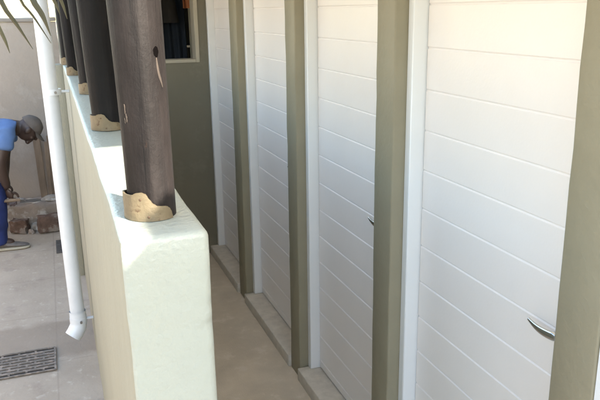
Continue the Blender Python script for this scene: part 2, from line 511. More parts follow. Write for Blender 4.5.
# ------------------------------------------------------------------ end wall of the corridor, with its opening
def holed_wall(x0, x1, z0, z1, hx0, hx1, hz0, hz1, y0, y1):
    bm = bmesh.new()
    xs, zs = [x0, hx0, hx1, x1], [z0, hz0, hz1, z1]
    for y in (y0, y1):
        V = [[bm.verts.new((x, y, z)) for z in zs] for x in xs]
        for i in range(3):
            for j in range(3):
                if (i, j) != (1, 1):
                    bm.faces.new((V[i][j], V[i + 1][j], V[i + 1][j + 1], V[i][j + 1]))
        if y == y0: F = V
    K = V
    for i in range(3):
        for j in (0, 3):
            bm.faces.new((F[i][j], F[i + 1][j], K[i + 1][j], K[i][j]))
            bm.faces.new((F[j][i], F[j][i + 1], K[j][i + 1], K[j][i]))
    for (a, b) in (((1, 1), (2, 1)), ((1, 2), (2, 2)), ((1, 1), (1, 2)), ((2, 1), (2, 2))):
        bm.faces.new((F[a[0]][a[1]], F[b[0]][b[1]], K[b[0]][b[1]], K[a[0]][a[1]]))
    return bm
HX0, HX1, HZ0, HZ1 = 0.42, 0.925, 1.385, 2.0
ew = fin('end_wall', holed_wall(0.07, 2.3, -0.02, 2.27, HX0, HX1, HZ0, HZ1, END_Y, END_Y + .11), mat('shaded_olive_paint', (0.165, 0.148, 0.105), 0.6, var=.08, vscale=2.5, bump=.3, bscale=70, fleck=(.185, .168, .122), fleck_scale=4, fleck_at=.55), origin=(0.6, END_Y, 0))  # pilaster olive darkened in colour to imitate shade at the corridor end
tag(ew, 'olive wall, its colour darkened for shade, with a small open window closing the far end of the corridor', 'wall')
bm = bmesh.new()
t = .018
box(bm, HX0 - t, HX0 + .008, END_Y - .006, END_Y + .118, HZ0 - t, HZ1 + t, .002, 1)
box(bm, HX1 - .008, HX1 + t, END_Y - .006, END_Y + .118, HZ0 - t, HZ1 + t, .002, 1)
box(bm, HX0 + .009, HX1 - .009, END_Y - .005, END_Y + .117, HZ0 - t, HZ0 + .004, .002, 1)
box(bm, HX0 + .009, HX1 - .009, END_Y - .005, END_Y + .117, HZ1 - .004, HZ1 + t, .002, 1)
fin('window_frame', bm, mat('beige_window_paint', (0.40, 0.36, 0.28), 0.5, var=.05), ew, 40, origin=(0.67, END_Y, HZ0))

# the dim room behind it
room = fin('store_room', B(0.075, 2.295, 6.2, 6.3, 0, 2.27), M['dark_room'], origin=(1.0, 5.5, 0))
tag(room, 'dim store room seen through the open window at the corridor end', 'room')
fin('room_wall', B(0.075, 0.175, END_Y + .112, 6.198, 0, 2.27), M['bounce_cream'], room, origin=(.1, 5.4, 0))
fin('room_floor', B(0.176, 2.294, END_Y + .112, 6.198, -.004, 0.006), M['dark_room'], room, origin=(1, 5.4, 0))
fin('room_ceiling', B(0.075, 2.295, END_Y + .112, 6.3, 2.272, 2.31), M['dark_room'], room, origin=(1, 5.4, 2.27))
# rail with clothes
rail = thing('clothes_rail', 'thin pale rail with an upright post behind the open window', 'rail', (0.95, 5.1, 0))
fin('rail_bar', tube(bmesh.new(), [(0.2, 5.15, 2.05), (1.9, 5.15, 2.05)], .012, 10), M['pvc'], rail, 40, origin=(1, 5.15, 2.05))
fin('post', tube(bmesh.new(), [(0.985, 5.09, 0.006), (0.985, 5.09, 2.26)], .009, 10), M['sole'], rail, 40, origin=(0.985, 5.09, 0))
def garment(name, x0, x1, y, z0, z1, mt, label, cat, folds=5, thick=.035, taper=0.0, seed=1):
    bm = bmesh.new()
    nu, nv = 28, 20
    G = []
    for s in (-1, 1):
        rows = []
        for j in range(nv + 1):
            v = j / nv
            row = []
            for i in range(nu + 1):
                u = i / nu
                wx = 1 - taper * v
                x = (x0 + x1) / 2 + (u - .5) * (x1 - x0) * wx
                edge = max(0.0, 1 - (2 * u - 1) ** 4) ** .5
                yy = y + s * thick * .5 * edge + .016 * math.sin(u * folds * PI + seed + v * .7) * (1 - .5 * v)
                row.append(bm.verts.new((x + .006 * noise.noise(Vector((u * 3, v * 4, seed))), yy, z0 + (z1 - z0) * v)))
            rows.append(row)
        G.append(rows)
        for j in range(nv):
            for i in range(nu):
                bm.faces.new((rows[j][i], rows[j][i + 1], rows[j + 1][i + 1], rows[j + 1][i]))
    bmesh.ops.remove_doubles(bm, verts=bm.verts, dist=.0008)
    return tag(fin(name, bm, mt, smooth=60, origin=((x0 + x1) / 2, y, z0)), label, cat)
garment('hanging_trousers', 0.80, 0.96, 5.15, 1.02, 2.03, M['navy_cloth'], 'navy blue trousers hanging behind the open window', 'trousers')
garment('hanging_jacket', 0.60, 0.90, 5.05, 1.62, 2.03, M['dark_cloth'], 'dark brown jacket hanging left of the navy trousers behind the window', 'jacket', 3, .06, .35, 3)
garment('hanging_cloth', 0.925, 1.02, 5.02, 1.72, 2.03, M['orange_cloth'], 'small orange cloth hanging at the top right of the open window', 'cloth', 3, .03, .1, 5)

# ------------------------------------------------------------------ corridor roof on the poles
RY0, RY1, RZ = 0.375, 6.35, 2.135
rf = thing('corridor_roof', 'roof over the corridor carried by the timber poles', 'roof', (1.1, 3.3, RZ))
bm = bmesh.new()
n = 60
top, bot = [], []
for i in range(n * 2 + 1):
    x = 0.0 + (XF - .006) * i / (n * 2)
    zz = RZ + .010 + .008 * math.sin(i * PI / 2)
    top.append(zz)
V = [[bm.verts.new((0.0 + (XF - .006) * i / (n * 2), y, top[i] + dz)) for i in range(n * 2 + 1)] for y, dz in ((RY0, 0), (RY1, 0), (RY1, .003), (RY0, .003))]
for a in range(4):
    for i in range(n * 2):
        bm.faces.new((V[a][i], V[a][i + 1], V[(a + 1) % 4][i + 1], V[(a + 1) % 4][i]))
fin('fill_roof_sheet', bm, M['milky'], rf, 60, origin=(1.1, 3.3, RZ))  # unseen sheet, made translucent to add fill light below
for ry in (.45, 1.33, 2.21, 3.09, 3.97):
    fin('rafter', B(0.03, XF - .006, ry, ry + .05, RZ - .055, RZ - .001, .003, 1), M['ceiling'], rf, 40, origin=(.5, ry, RZ))
fin('beam', tube(bmesh.new(), [(.10, .40, 2.041), (.10, END_Y - .02, 2.041)], .038, 18), M['pole'], rf, 50, origin=(.10, 3.3, 2.082))
bm = bmesh.new()                                   # half-round gutter along the eave
gx, gz, gr = -0.045, 2.17, 0.05
prev = None
for y in (RY0, RY1):
    ring = []
    for rr in (gr, gr - .004):
        seq = [bm.verts.new((gx + rr * math.cos(PI + PI * k / 10), y, gz + rr * math.sin(PI + PI * k / 10))) for k in range(11)]
        ring += seq if rr == gr else seq[::-1]
    if prev:
        for k in range(len(ring)):
            bm.faces.new((prev[k], prev[(k + 1) % len(ring)], ring[(k + 1) % len(ring)], ring[k]))
    prev = ring
fin('gutter', bm, M['pvc'], rf, 40, origin=(gx, 3.3, gz))

# ------------------------------------------------------------------ timber poles
STRAP_PROFILE = [(-150, .032), (-120, .037), (-95, .040), (-70, .0385), (-50, .0395), (-38, .0435), (-27, .0445), (-18, .042), (-10, .033), (-3, .0265),
                 (6, .0225), (16, .0215), (25, .0205), (32, .017), (37, .0115), (40, .004)]
def strap_bm(cx, cy, r, z0):
    bm = bmesh.new()
    pts = []
    for (a0, h0), (a1, h1) in zip(STRAP_PROFILE, STRAP_PROFILE[1:]):
        for k in range(3):
            t = k / 3
            t2 = t * t * (3 - 2 * t)
            pts.append((a0 + (a1 - a0) * t, h0 + (h1 - h0) * t2))
    pts.append(STRAP_PROFILE[-1])
    cols = []
    for a, h in pts:
        th = math.radians(a)
        d = Vector((math.sin(th), -math.cos(th), 0))
        flare = .0008
        col = []
        for rr in (r + .0022, r + .0048):
            col.append([bm.verts.new(Vector((cx, cy, z0 + h * f)) + d * (rr + flare * (1 - f) ** 2 + .0012 * noise.noise(Vector((a * .05, f * 2, cx * 9))))) for f in (0.0, .33, .66, 1.0)])
        cols.append(col)
    for p, q in zip(cols, cols[1:]):
        for s in (0, 1):
            for k in range(3):
                bm.faces.new((p[s][k], q[s][k], q[s][k + 1], p[s][k + 1]))
        bm.faces.new((p[0][0], q[0][0], q[1][0], p[1][0])); bm.faces.new((p[0][3], q[0][3], q[1][3], p[1][3]))
    for p in (cols[0], cols[-1]):
        for k in range(3):
            bm.faces.new((p[0][k], p[0][k + 1], p[1][k + 1], p[1][k]))
    return bm
poles = [(0.1225, 1.024, .0358, .0410, 'nearest timber pole, greyish brown with a dark knot hole, in sunlight on the wall end'),
         (0.130, 1.885, .042, .041, 'second timber pole from the near wall end, almost black, just behind the sunlit patch'),
         (0.136, 2.765, .041, .040, 'third timber pole, middle one of the five dark poles on the low wall'),
         (0.110, 3.640, .038, .038, 'fourth timber pole from the near wall end, between the middle pole and the farthest one'),
         (0.097, 4.430, .036, .036, 'farthest timber pole, at the corridor end of the low wall')]
for i, (cx, cy, r0, r1, lab) in enumerate(poles):
    z0, z1 = WZ - .002, 2.02
    t = thing('timber_pole', lab, 'pole', (cx, cy, z0), 'timber poles on the low wall')
    bm = bmesh.new()
    nr, nz = 40, 60
    rings = []
    lean = (-.009, -.038, -.045, -.03, -.02)[i]       # offset per metre of height
    for j in range(nz + 1):
        v = j / nz
        z = z0 + (z1 - z0) * v
        rr = r0 + (r1 - r0) * v
        ring = []
        for k in range(nr):
            a = 2 * PI * k / nr
            q = Vector((math.cos(a) * 1.6, math.sin(a) * 1.6, z * 3.2 + i * 11))
            d = .0030 * noise.noise(q) + .0011 * noise.noise(Vector((math.cos(a) * 6, math.sin(a) * 6, z * 2 + i * 7)))
            ring.append(bm.verts.new((cx + lean * v * (z1 - z0) + (rr + d) * math.cos(a), cy + (rr + d) * math.sin(a), z)))
        rings.append(ring)
    for a, b in zip(rings, rings[1:]):
        for k in range(nr):
            bm.faces.new((a[k], a[(k + 1) % nr], b[(k + 1) % nr], b[k]))
    bm.faces.new(rings[0][::-1]); bm.faces.new(rings[-1])
    fin('shaft', bm, M['sunlit_pole' if i == 0 else 'pole'], t, 60, origin=(cx, cy, z0))
    s = fin('metal_strap', strap_bm(cx, cy, r0 + .001, WZ + .0005), M['strap'], t, 50, origin=(cx, cy, WZ))
    for a, zz in ((-29, .034), (-14, .007)):
        th = math.radians(a)
        d = Vector((math.sin(th), -math.cos(th), 0))
        c = Vector((cx, cy, WZ + zz))
        bm = tube(bmesh.new(), [c + d * (r0 + .003), c + d * (r0 + .0063), c + d * (r0 + .0068)], [.0022, .0022, .0012], 12)
        fin('nail', bm, M['nail'], s, 60, origin=c)
    if i == 0:
        # knot hole with the pale split below it, and a pale sliver low on the left
        def patch(pts, mt, name, off):
            """thin raised piece following the shaft: pts = (angle from the front in degrees, z, half width in degrees)"""
            bm = bmesh.new()
            rows = []
            for a, z, hw in pts:
                v = (z - z0) / (z1 - z0)
                ax = cx + lean * v * (z1 - z0)
                rr = r0 + (r1 - r0) * v
                row = []
                for u in (-1, -.5, 0, .5, 1):
                    th = math.radians(a + u * hw)
                    q = Vector((math.sin(th) * 1.6, -math.cos(th) * 1.6, z * 3.2))
                    rad = rr + .0030 * noise.noise(q) + off * (1 - u * u * .8)
                    row.append(bm.verts.new((ax + rad * math.sin(th), cy - rad * math.cos(th), z)))
                rows.append(row)
            for p, q in zip(rows, rows[1:]):
                for k in range(4):
                    bm.faces.new((p[k], p[k + 1], q[k + 1], q[k]))
            return fin(name, bm, mt, t, 60, origin=(cx, cy, z0))
        patch([(35.5 + .5 * math.sin(k * 1.3), 1.653 - .0165 * k / 12, .5 + 8.5 * math.sin(PI * k / 12) ** .6 * (1.05 - .25 * k / 12)) for k in range(13)], M['knot'], 'knot_hole', .0008)
        raw = mat('bare_split_wood', (0.036, 0.026, 0.019), 0.8, var=.5, vscale=90, stretch=(1, 1, .3))
        patch([(35, 1.637, 1), (36, 1.627, 3), (38, 1.618, 3.5), (42, 1.608, 4), (46, 1.600, 2.5), (48, 1.594, .6)], raw, 'split_scar', .0012)
        rs_ = random.Random(5)
        for a, z, hw, L in (                            (-50, 1.566, 1.5, .014), (-47, 1.553, 2.4, .013), (-51, 1.549, 1.0, .008)):
            da = rs_.uniform(-1, 1)
            patch([(a + da + rs_.uniform(-.5, .5), z + L * (.5 - k / 5), hw * (.25, .8, 1, .7, .9, .2)[k] * rs_.uniform(.7, 1.2)) for k in range(6)], raw, 'split_scar', .0012)

# ------------------------------------------------------------------ downpipe
PX, PY, PR = -0.008, 3.3, 0.0345
dp = thing('downpipe', 'white plastic rainwater downpipe clipped to the yard side of the low wall', 'pipe', (PX, PY, 0))
fin('pipe', tube(bmesh.new(), [(PX, PY, .20), (PX - .012, PY, 1.70), (PX - .016, PY, 2.0), (PX - .02, PY, 2.05), (PX - .03, PY, 2.09), (gx, PY, 2.125)], PR, 28), M['pvc'], dp, 50, origin=(PX, PY, .2))
bm = bmesh.new()
tube(bm, [(PX, PY, .27), (PX, PY, .205), (PX - .006, PY - .004, .183), (PX - .020, PY - .011, .160), (PX - .036, PY - .018, .142)], [.0395, .0405, .0415, .0415, .0405], 28, cap=False)
bm2 = bmesh.new()
fin('outlet_shoe', bm, M['pvc'], dp, 50, origin=(PX, PY, .2))
fin('outlet_mouth', tube(bm2, [(PX - .026, PY - .0135, .1535), (PX - .0345, PY - .0173, .1436)], [.039, .039], 24), M['pit'], dp, 50, origin=(PX, PY, .1))
for z in (1.355, .222):
    bm = bmesh.new()
    tube(bm, [(PX, PY, z - .013), (PX, PY, z + .013)], .0412 if z < 1 else .0375, 28)
    box(bm, PX + .030, WX0 + .003, PY - .006, PY + .006, z - .005, z + .005, .0015, 1)
    c = fin('pipe_clip', bm, M['pvc'], dp, 40, origin=(PX, PY, z))
    fin('screw', tube(bmesh.new(), [(PX + .012, PY - .040, z), (PX + .012, PY - .0500, z)], .006, 10), M['bolt'], c, 40, origin=(PX, PY, z))

# ------------------------------------------------------------------ yard back wall, ledge and clutter
bm = B(-0.47, 0.07, 6.0, 6.16, -.02, 1.635)
box(bm, -4.4, -0.471, 6.0, 6.16, -.02, 1.50)
cuts(bm, 0, -4.4, .07, 60); cuts(bm, 2, 0, 1.63, 20)
jitter(bm, .005, 5.0, 3)
yw = tag(fin('yard_wall', bm, M['plaster'], smooth=40, origin=(-1.5, 6.08, 0)), 'bare grey plastered boundary wall behind the worker', 'wall')
bm = B(-0.49, 0.07, 5.985, 6.175, 1.637, 1.667, .006)
cuts(bm, 0, -.5, .07, 16); jitter(bm, .005, 9.0, 5)
fin('coping', bm, M['coping'], yw, 40, origin=(-.2, 6.08, 1.64))
bm = B(-4.4, -0.495, 5.985, 6.175, 1.502, 1.53, .006)
fin('coping', bm, M['coping'], yw, 40, origin=(-2, 6.08, 1.5))
# unseen wall added left of the yard to bounce warm sunlight at the doors
nb = tag(fin('bounce_wall', B(-2.85, -2.7, -1.0, 5.98, -.02, 2.2), mat('warm_bounce_paint', (0.50, 0.43, 0.35), 0.8, var=.06), origin=(-2.8, 2.5, 0)), 'added warm-coloured wall on the left side of the yard, bouncing sunlight', 'wall')

# wall added behind the camera, out of view, to cut skylight on wall fronts
tag(fin('sky_blocker_wall', B(-2.69, 1.9, -3.6, -3.4, -.02, 2.0), M['olive'], origin=(-.5, -3.5, 0)), 'added plain olive wall across the near end of the yard, blocking skylight', 'wall')

bm = B(-1.75, 0.07, 5.745, 5.998, -.02, .20, .02, 2)
cuts(bm, 0, -1.75, .07, 50); cuts(bm, 2, 0, .2, 6); cuts(bm, 1, 5.745, 5.998, 6)
jitter(bm, .02, 7, 2); jitter(bm, .008, 26, 8)
tag(fin('cement_ledge', bm, M['ledge'], smooth=35, origin=(-.8, 5.87, 0)), 'rough low cement ledge along the foot of the grey wall', 'ledge')

def lump(name, c, s, mt, label, cat, group=None, rz=0.0, boxy=False, seed=0, amp=.25):
    bm = bmesh.new()
    if boxy:
        box(bm, -.5, .5, -.5, .5, -.5, .5, .05, 2)
        for ax in range(3): cuts(bm, ax, -.5, .5, 5)
        jitter(bm, .16, 2.3, seed); jitter(bm, .05, 8, seed)
    else:
        bmesh.ops.create_icosphere(bm, subdivisions=3, radius=.5)
        for v in bm.verts:
            q = v.co * 2.6 + Vector((seed * 3.1, seed, -seed))
            v.co *= 1 + amp * 1.6 * noise.noise(q) + amp * .6 * noise.noise(q * 3)
            v.co.z = max(v.co.z, -.34)
    rot = Matrix.Rotation(rz, 4, 'Z')
    zmin = min(v.co.z for v in bm.verts)
    for v in bm.verts:
        p = Vector((v.co.x * s[0], v.co.y * s[1], (v.co.z - zmin) * s[2]))
        v.co = rot @ p + Vector(c)
    return tag(fin(name, bm, mt, smooth=40, origin=c), label, cat, group)
lump('brick', (-.155, 5.60, -.004), (.16, .10, .125), M['brick'], 'large broken red brick standing just behind the small drain cover', 'brick', rz=.15, boxy=True, seed=1)
lump('brick', (-.375, 5.66, -.004), (.13, .09, .10), M['brick'], 'red brick lying behind the toe of the worker\'s shoe', 'brick', rz=-.3, boxy=True, seed=2)
lump('rubble_chunk', (-.255, 5.68, -.004), (.10, .08, .085), M['rubble'], 'pale cement chunk between the two red bricks', 'rubble', rz=.5, seed=3)
lump('rubble_chunk', (-.29, 5.60, -.004), (.055, .05, .045), M['ledge'], 'small earthy chunk in front of the gap between the bricks', 'rubble', rz=.9, seed=4)
lump('rubble_chunk', (-.045, 5.66, -.004), (.09, .08, .10), M['brick'], 'reddish chunk at the right of the broken brick, near the pipe', 'rubble', rz=.2, seed=5)
lump('rubble_chunk', (-.12, 5.84, .19), (.17, .10, .055), M['rubble'], 'flat whitish plaster chunk lying on the ledge near the pipe', 'rubble', rz=.1, seed=6)
lump('rubble_chunk', (-.27, 5.82, .19), (.13, .09, .045), M['rubble'], 'whitish plaster chunk lying on the ledge beside the worker\'s hand', 'rubble', rz=-.2, seed=7)
lump('rubble_chunk', (-.20, 5.715, -.004), (.07, .05, .06), M['rubble'], 'small pale chunk tucked between the broken brick and the ledge', 'rubble', rz=1.2, seed=8)

lump('plaster_chip', (.735, 1.70, 0), (.014, .010, .008), M['mint'], 'tiny pale plaster chip on the open middle of the corridor floor', 'chip', rz=.4, seed=11)
lump('plaster_chip', (.845, 1.78, 0), (.009, .008, .006), M['sill'], 'tiny grey chip on the corridor floor close to the second sill', 'chip', rz=.9, seed=12)

def plank(x, wd, h, tilt, lab, seed):
    bm = B(-wd / 2, wd / 2, -.011, .011, 0, h, .002, 1)
    cuts(bm, 2, 0, h, 12)
    jitter(bm, .003, 6, seed)
    zb = .205
    bmesh.ops.transform(bm, verts=bm.verts, matrix=Matrix.Translation((x, 5.885, zb)) @ Matrix.Rotation(tilt, 4, 'Y') @ Matrix.Rotation(math.radians(-9), 4, 'X'))
    return tag(fin('plank', bm, M['board'], smooth=30, origin=(x, 5.885, zb)), lab, 'plank', 'planks leaning on the grey wall')
plank(-.170, .055, .54, -.03, 'weathered brown plank leaning on the grey wall, leftmost of three', 1)
plank(-.118, .030, .47, .01, 'narrow short plank leaning between the two wider planks', 2)
plank(-.070, .050, .52, -.02, 'weathered plank leaning on the grey wall, nearest the downpipe', 3)

# drain grates
def grate(name, x0, x1, y0, y1, rows, label):
    t = thing(name, label, 'drain grate', ((x0 + x1) / 2, (y0 + y1) / 2, 0))
    c = ((x0 + x1) / 2, (y0 + y1) / 2, 0)
    fin('pit', sheet(bmesh.new(), x0, x1, y0, y1, .0005), M['pit'], t, origin=c)
    bm = bmesh.new()
    b = .010
    box(bm, x0, x1, y0, y0 + b, .0006, .0055); box(bm, x0, x1, y1 - b, y1, .0006, .0055)
    box(bm, x0, x0 + b, y0 + b + .0002, y1 - b - .0002, .0006, .0052); box(bm, x1 - b, x1, y0 + b + .0002, y1 - b - .0002, .0006, .0052)
    st = (y1 - y0 - 2 * b) / rows
    for r in range(rows):
        ya = y0 + b + st * r
        if r: box(bm, x0 + b, x1 - b, ya - .0085, ya + .0085, .0006, .0050)
        x = x0 + b + (.035 if r % 2 else .075)
        while x < x1 - b - .012:
            box(bm, x - .005, x + .005, ya + .0087, ya + st - .0087, .0006, .0047)
            x += .08
    fin('grid', bm, M['iron'], t, origin=c)
    return t
g1 = grate('drain_grate', -.76, -.135, 3.235, 3.49, 8, 'wide cast iron floor grate in the near left of the yard')
bm = B(-.112, .02, 5.02, 5.32, -.003, .006, .002, 1)
d2 = tag(fin('drain_cover', bm, M['slate'], origin=(-.05, 5.17, 0)), 'small dark slotted drain cover beside the foot of the downpipe wall', 'drain cover')
bm = bmesh.new()
for k in range(7):
    box(bm, -.10, .01, 5.045 + k * .038, 5.062 + k * .038, .0062, .0085)
fin('slat', bm, M['slate'], d2, origin=(-.05, 5.17, 0))

# ------------------------------------------------------------------ worker
def skin_mesh(name, joints, edges, sub=2, root=0):
    me = bpy.data.meshes.new(name)
    me.from_pydata([j[0] for j in joints], edges, [])
    o = bpy.data.objects.new(name, me)
    COL.objects.link(o)
    md = o.modifiers.new('skin', 'SKIN'); md.use_smooth_shade = True
    md.branch_smoothing = 0.4
    for i, j in enumerate(joints):
        r = j[1] if isinstance(j[1], tuple) else (j[1], j[1])
        me.skin_vertices[0].data[i].radius = r
        me.skin_vertices[0].data[i].use_root = (i == root)
    sb = o.modifiers.new('sub', 'SUBSURF'); sb.levels = sub; sb.render_levels = sub
    dg = bpy.context.evaluated_depsgraph_get()
    out = bpy.data.meshes.new_from_object(o.evaluated_get(dg))
    bpy.data.objects.remove(o)
    bm = bmesh.new(); bm.from_mesh(out); bpy.data.meshes.remove(out); bpy.data.meshes.remove(me)
    return bm

def merge(dst, src):
    me = bpy.data.meshes.new('tmp'); src.to_mesh(me); src.free(); dst.from_mesh(me); bpy.data.meshes.remove(me)

def remesh(bm, vox):
    me = bpy.data.meshes.new('tmp'); bm.to_mesh(me); bm.free()
    o = bpy.data.objects.new('tmp', me); COL.objects.link(o)
    md = o.modifiers.new('r', 'REMESH'); md.mode = 'VOXEL'; md.voxel_size = vox
    sm = o.modifiers.new('s', 'SMOOTH'); sm.factor = .5; sm.iterations = 3
    dg = bpy.context.evaluated_depsgraph_get()
    out = bpy.data.meshes.new_from_object(o.evaluated_get(dg))
    bpy.data.objects.remove(o)
    b2 = bmesh.new(); b2.from_mesh(out); bpy.data.meshes.remove(out); bpy.data.meshes.remove(me)
    return b2

YM = 5.36                                           # worker stands here, facing +X, bent at the hips
HIP = Vector((-.80, YM, .80))
SH = Vector((-.355, YM, .895)); NK = Vector((-.268, YM, .90)); HD = Vector((-.205, YM, .880))
def leg_pts(s, toe_x, knee):
    return [Vector((HIP.x, YM + s * .085, HIP.z - .03)), Vector(knee), Vector((toe_x - .205, YM + s * .10, .075))]
LEGS = {-1: leg_pts(-1, -.310, (-.485, YM - .11, .45)), 1: leg_pts(1, -.66, (-.74, YM + .12, .42))}
ARMS = {-1: [Vector((-.345, YM - .155, .885)), Vector((-.425, YM - .19, .67)), Vector((-.395, YM - .15, .47))],
        1: [Vector((-.345, YM + .155, .885)), Vector((-.41, YM + .19, .67)), Vector((-.43, YM + .12, .47))]}
J, E_ = [], []
def add(p, r, prev=None):
    J.append((tuple(p), r)); k = len(J) - 1
    if prev is not None: E_.append((prev, k))
    return k
pelvis = add(HIP, (.13, .10))
waist = add(HIP.lerp(SH, .42) + Vector((0, 0, .015)), (.125, .085), pelvis)
chest = add(HIP.lerp(SH, .82) + Vector((0, 0, .01)), (.14, .095), waist)
neck = add(NK, .052, chest)
headj = add(NK.lerp(HD, .7), .052, neck)
for s in (-1, 1):
    a = add(LEGS[s][0], .082, pelvis); b = add(LEGS[s][0].lerp(LEGS[s][1], .5), .075, a); c = add(LEGS[s][1], .055, b)
    d = add(LEGS[s][1].lerp(LEGS[s][2], .35), .056, c); e = add(LEGS[s][2], .037, d)
    f = add(LEGS[s][2] + Vector((.12, 0, -.035)), .032, e)
    a = add(ARMS[s][0], .056, chest); b = add(ARMS[s][0].lerp(ARMS[s][1], .5), .052, a); c = add(ARMS[s][1], .044, b)
    d = add(ARMS[s][1].lerp(ARMS[s][2], .3), .044, c); e = add(ARMS[s][2], .029, d)
body = skin_mesh('person_skin', J, E_, 2, 0)
# head: egg-shaped skull, jaw, brow, nose, lips, ears, turned face-down and forward
hb = bmesh.new()
bmesh.ops.create_icosphere(hb, subdivisions=4, radius=1)
for v in hb.verts:
    x, y, z = v.co                                  # local: +x face, z up
    k = 1 - .22 * max(0, -z) ** 1.2
    v.co = Vector((x * .098 * (k if x > 0 else 1) + (.012 if z < -.2 and x > 0 else 0), y * .076 * k, z * .118))
def ell(bm, c, r, sub=2):
    rr = bmesh.ops.create_icosphere(bm, subdivisions=sub, radius=1)
    for v in rr['verts']:
        v.co = Vector((v.co.x * r[0] + c[0], v.co.y * r[1] + c[1], v.co.z * r[2] + c[2]))
ell(hb, (.098, 0, -.018), (.020, .014, .024)); ell(hb, (.104, 0, -.030), (.016, .020, .011))
ell(hb, (.090, 0, -.062), (.014, .026, .008)); ell(hb, (.086, 0, -.076), (.014, .024, .008)); ell(hb, (.078, 0, -.098), (.022, .028, .018))
ell(hb, (.088, 0, .024), (.014, .052, .012))
for s in (-1, 1):
    ell(hb, (.086, s * .030, -.002), (.010, .014, .008)); ell(hb, (.0, s * .078, -.012), (.022, .010, .033)); ell(hb, (.070, s * .045, -.035), (.02, .018, .02))
HM = Matrix.Translation(HD) @ Matrix.Rotation(math.radians(52), 4, 'Y') @ Matrix.Scale(.83, 4)
bmesh.ops.transform(hb, verts=hb.verts, matrix=HM)
merge(body, hb)
# hands: palm and five bent fingers each
for s in (-1, 1):
    wr = ARMS[s][2]; fa = (ARMS[s][2] - ARMS[s][1]).normalized()
    side = Vector((1, 0, 0)) if s < 0 else Vector((1, 0, 0))
    side = (side - fa * side.dot(fa)).normalized(); pn = fa.cross(side)
    hj, he = [], []
    hj.append((tuple(wr), (.022, .016))); hj.append((tuple(wr + fa * .04), (.034, .015))); hj.append((tuple(wr + fa * .08), (.036, .014)))
    he += [(0, 1), (1, 2)]
    merge(body, skin_mesh('palm', hj, he, 2, 0))
    for k, (o, L) in enumerate(((.029, .062), (.010, .072), (-.010, .067), (-.029, .052))):
        p0 = wr + fa * .075 + side * o
        bend = pn * (s * -1)
        p1 = p0 + fa * L * .45 + bend * L * .12; p2 = p1 + fa * L * .22 + bend * L * .30; p3 = p2 + bend * L * .26 - fa * L * .08
        merge(body, skin_mesh('finger', [(tuple(p0), .0095), (tuple(p1), .009), (tuple(p2), .0085), (tuple(p3), .0075)], [(0, 1), (1, 2), (2, 3)], 2, 0))
    p0 = wr + fa * .03 + side * .026
    p1 = p0 + side * .026 + fa * .024; p2 = p1 + fa * .03 + side * .002 + pn * (-s) * .010
    merge(body, skin_mesh('thumb', [(tuple(p0), .012), (tuple(p1), .0105), (tuple(p2), .009)], [(0, 1), (1, 2)], 2, 0))
body = remesh(body, .006)
person = fin('person', body, M['skin'], smooth=180, origin=(-.6, YM, 0))
tag(person, 'bent-over worker in light blue shirt, blue trousers and dark cap, reaching down', 'person')
# shirt
J, E_ = [], []
a = add(HIP + Vector((.02, 0, .015)), (.158, .122)); b = add(HIP.lerp(SH, .42) + Vector((0, 0, .015)), (.150, .108), a)
c = add(HIP.lerp(SH, .84) + Vector((0, 0, .01)), (.165, .112), b); d = add(NK + Vector((-.035, 0, .0)), .072, c)
for s in (-1, 1):
    e = add(ARMS[s][0], .076, c); f = add(ARMS[s][0].lerp(ARMS[s][1], .36), .070, e)
    g = add(ARMS[s][0].lerp(ARMS[s][1], .62) + Vector((.012, 0, 0)), .072, f)
sh = skin_mesh('shirt', J, E_, 3, 0)
for v in sh.verts:
    n1 = noise.noise(v.co * 9); v.co += v.normal * (.011 * n1 + .009 * noise.noise(Vector((v.co.x * 16, v.co.y * 6, v.co.z * 20))))
fin('shirt', sh, M['shirt'], person, 180, origin=(-.6, YM, .9))
# trousers
J, E_ = [], []
a = add(HIP + Vector((-.015, 0, -.005)), (.142, .118))
for s in (-1, 1):
    b = add(LEGS[s][0], .102, a); c = add(LEGS[s][0].lerp(LEGS[s][1], .5), .092, b); d = add(LEGS[s][1], .086, c)
    e = add(LEGS[s][1].lerp(LEGS[s][2], .45), .082, d); f = add(LEGS[s][2] + Vector((.0, 0, .0)), .076, e); g = add(LEGS[s][2] + Vector((.0, 0, -.035)), .074, f)
tr = skin_mesh('trousers', J, E_, 3, 0)
for v in tr.verts:
    v.co += v.normal * (.008 * noise.noise(Vector((v.co.x * 8, v.co.y * 8, v.co.z * 17))) + .004 * noise.noise(v.co * 22))
fin('trousers', tr, M['trousers'], person, 180, origin=(-.7, YM, .5))
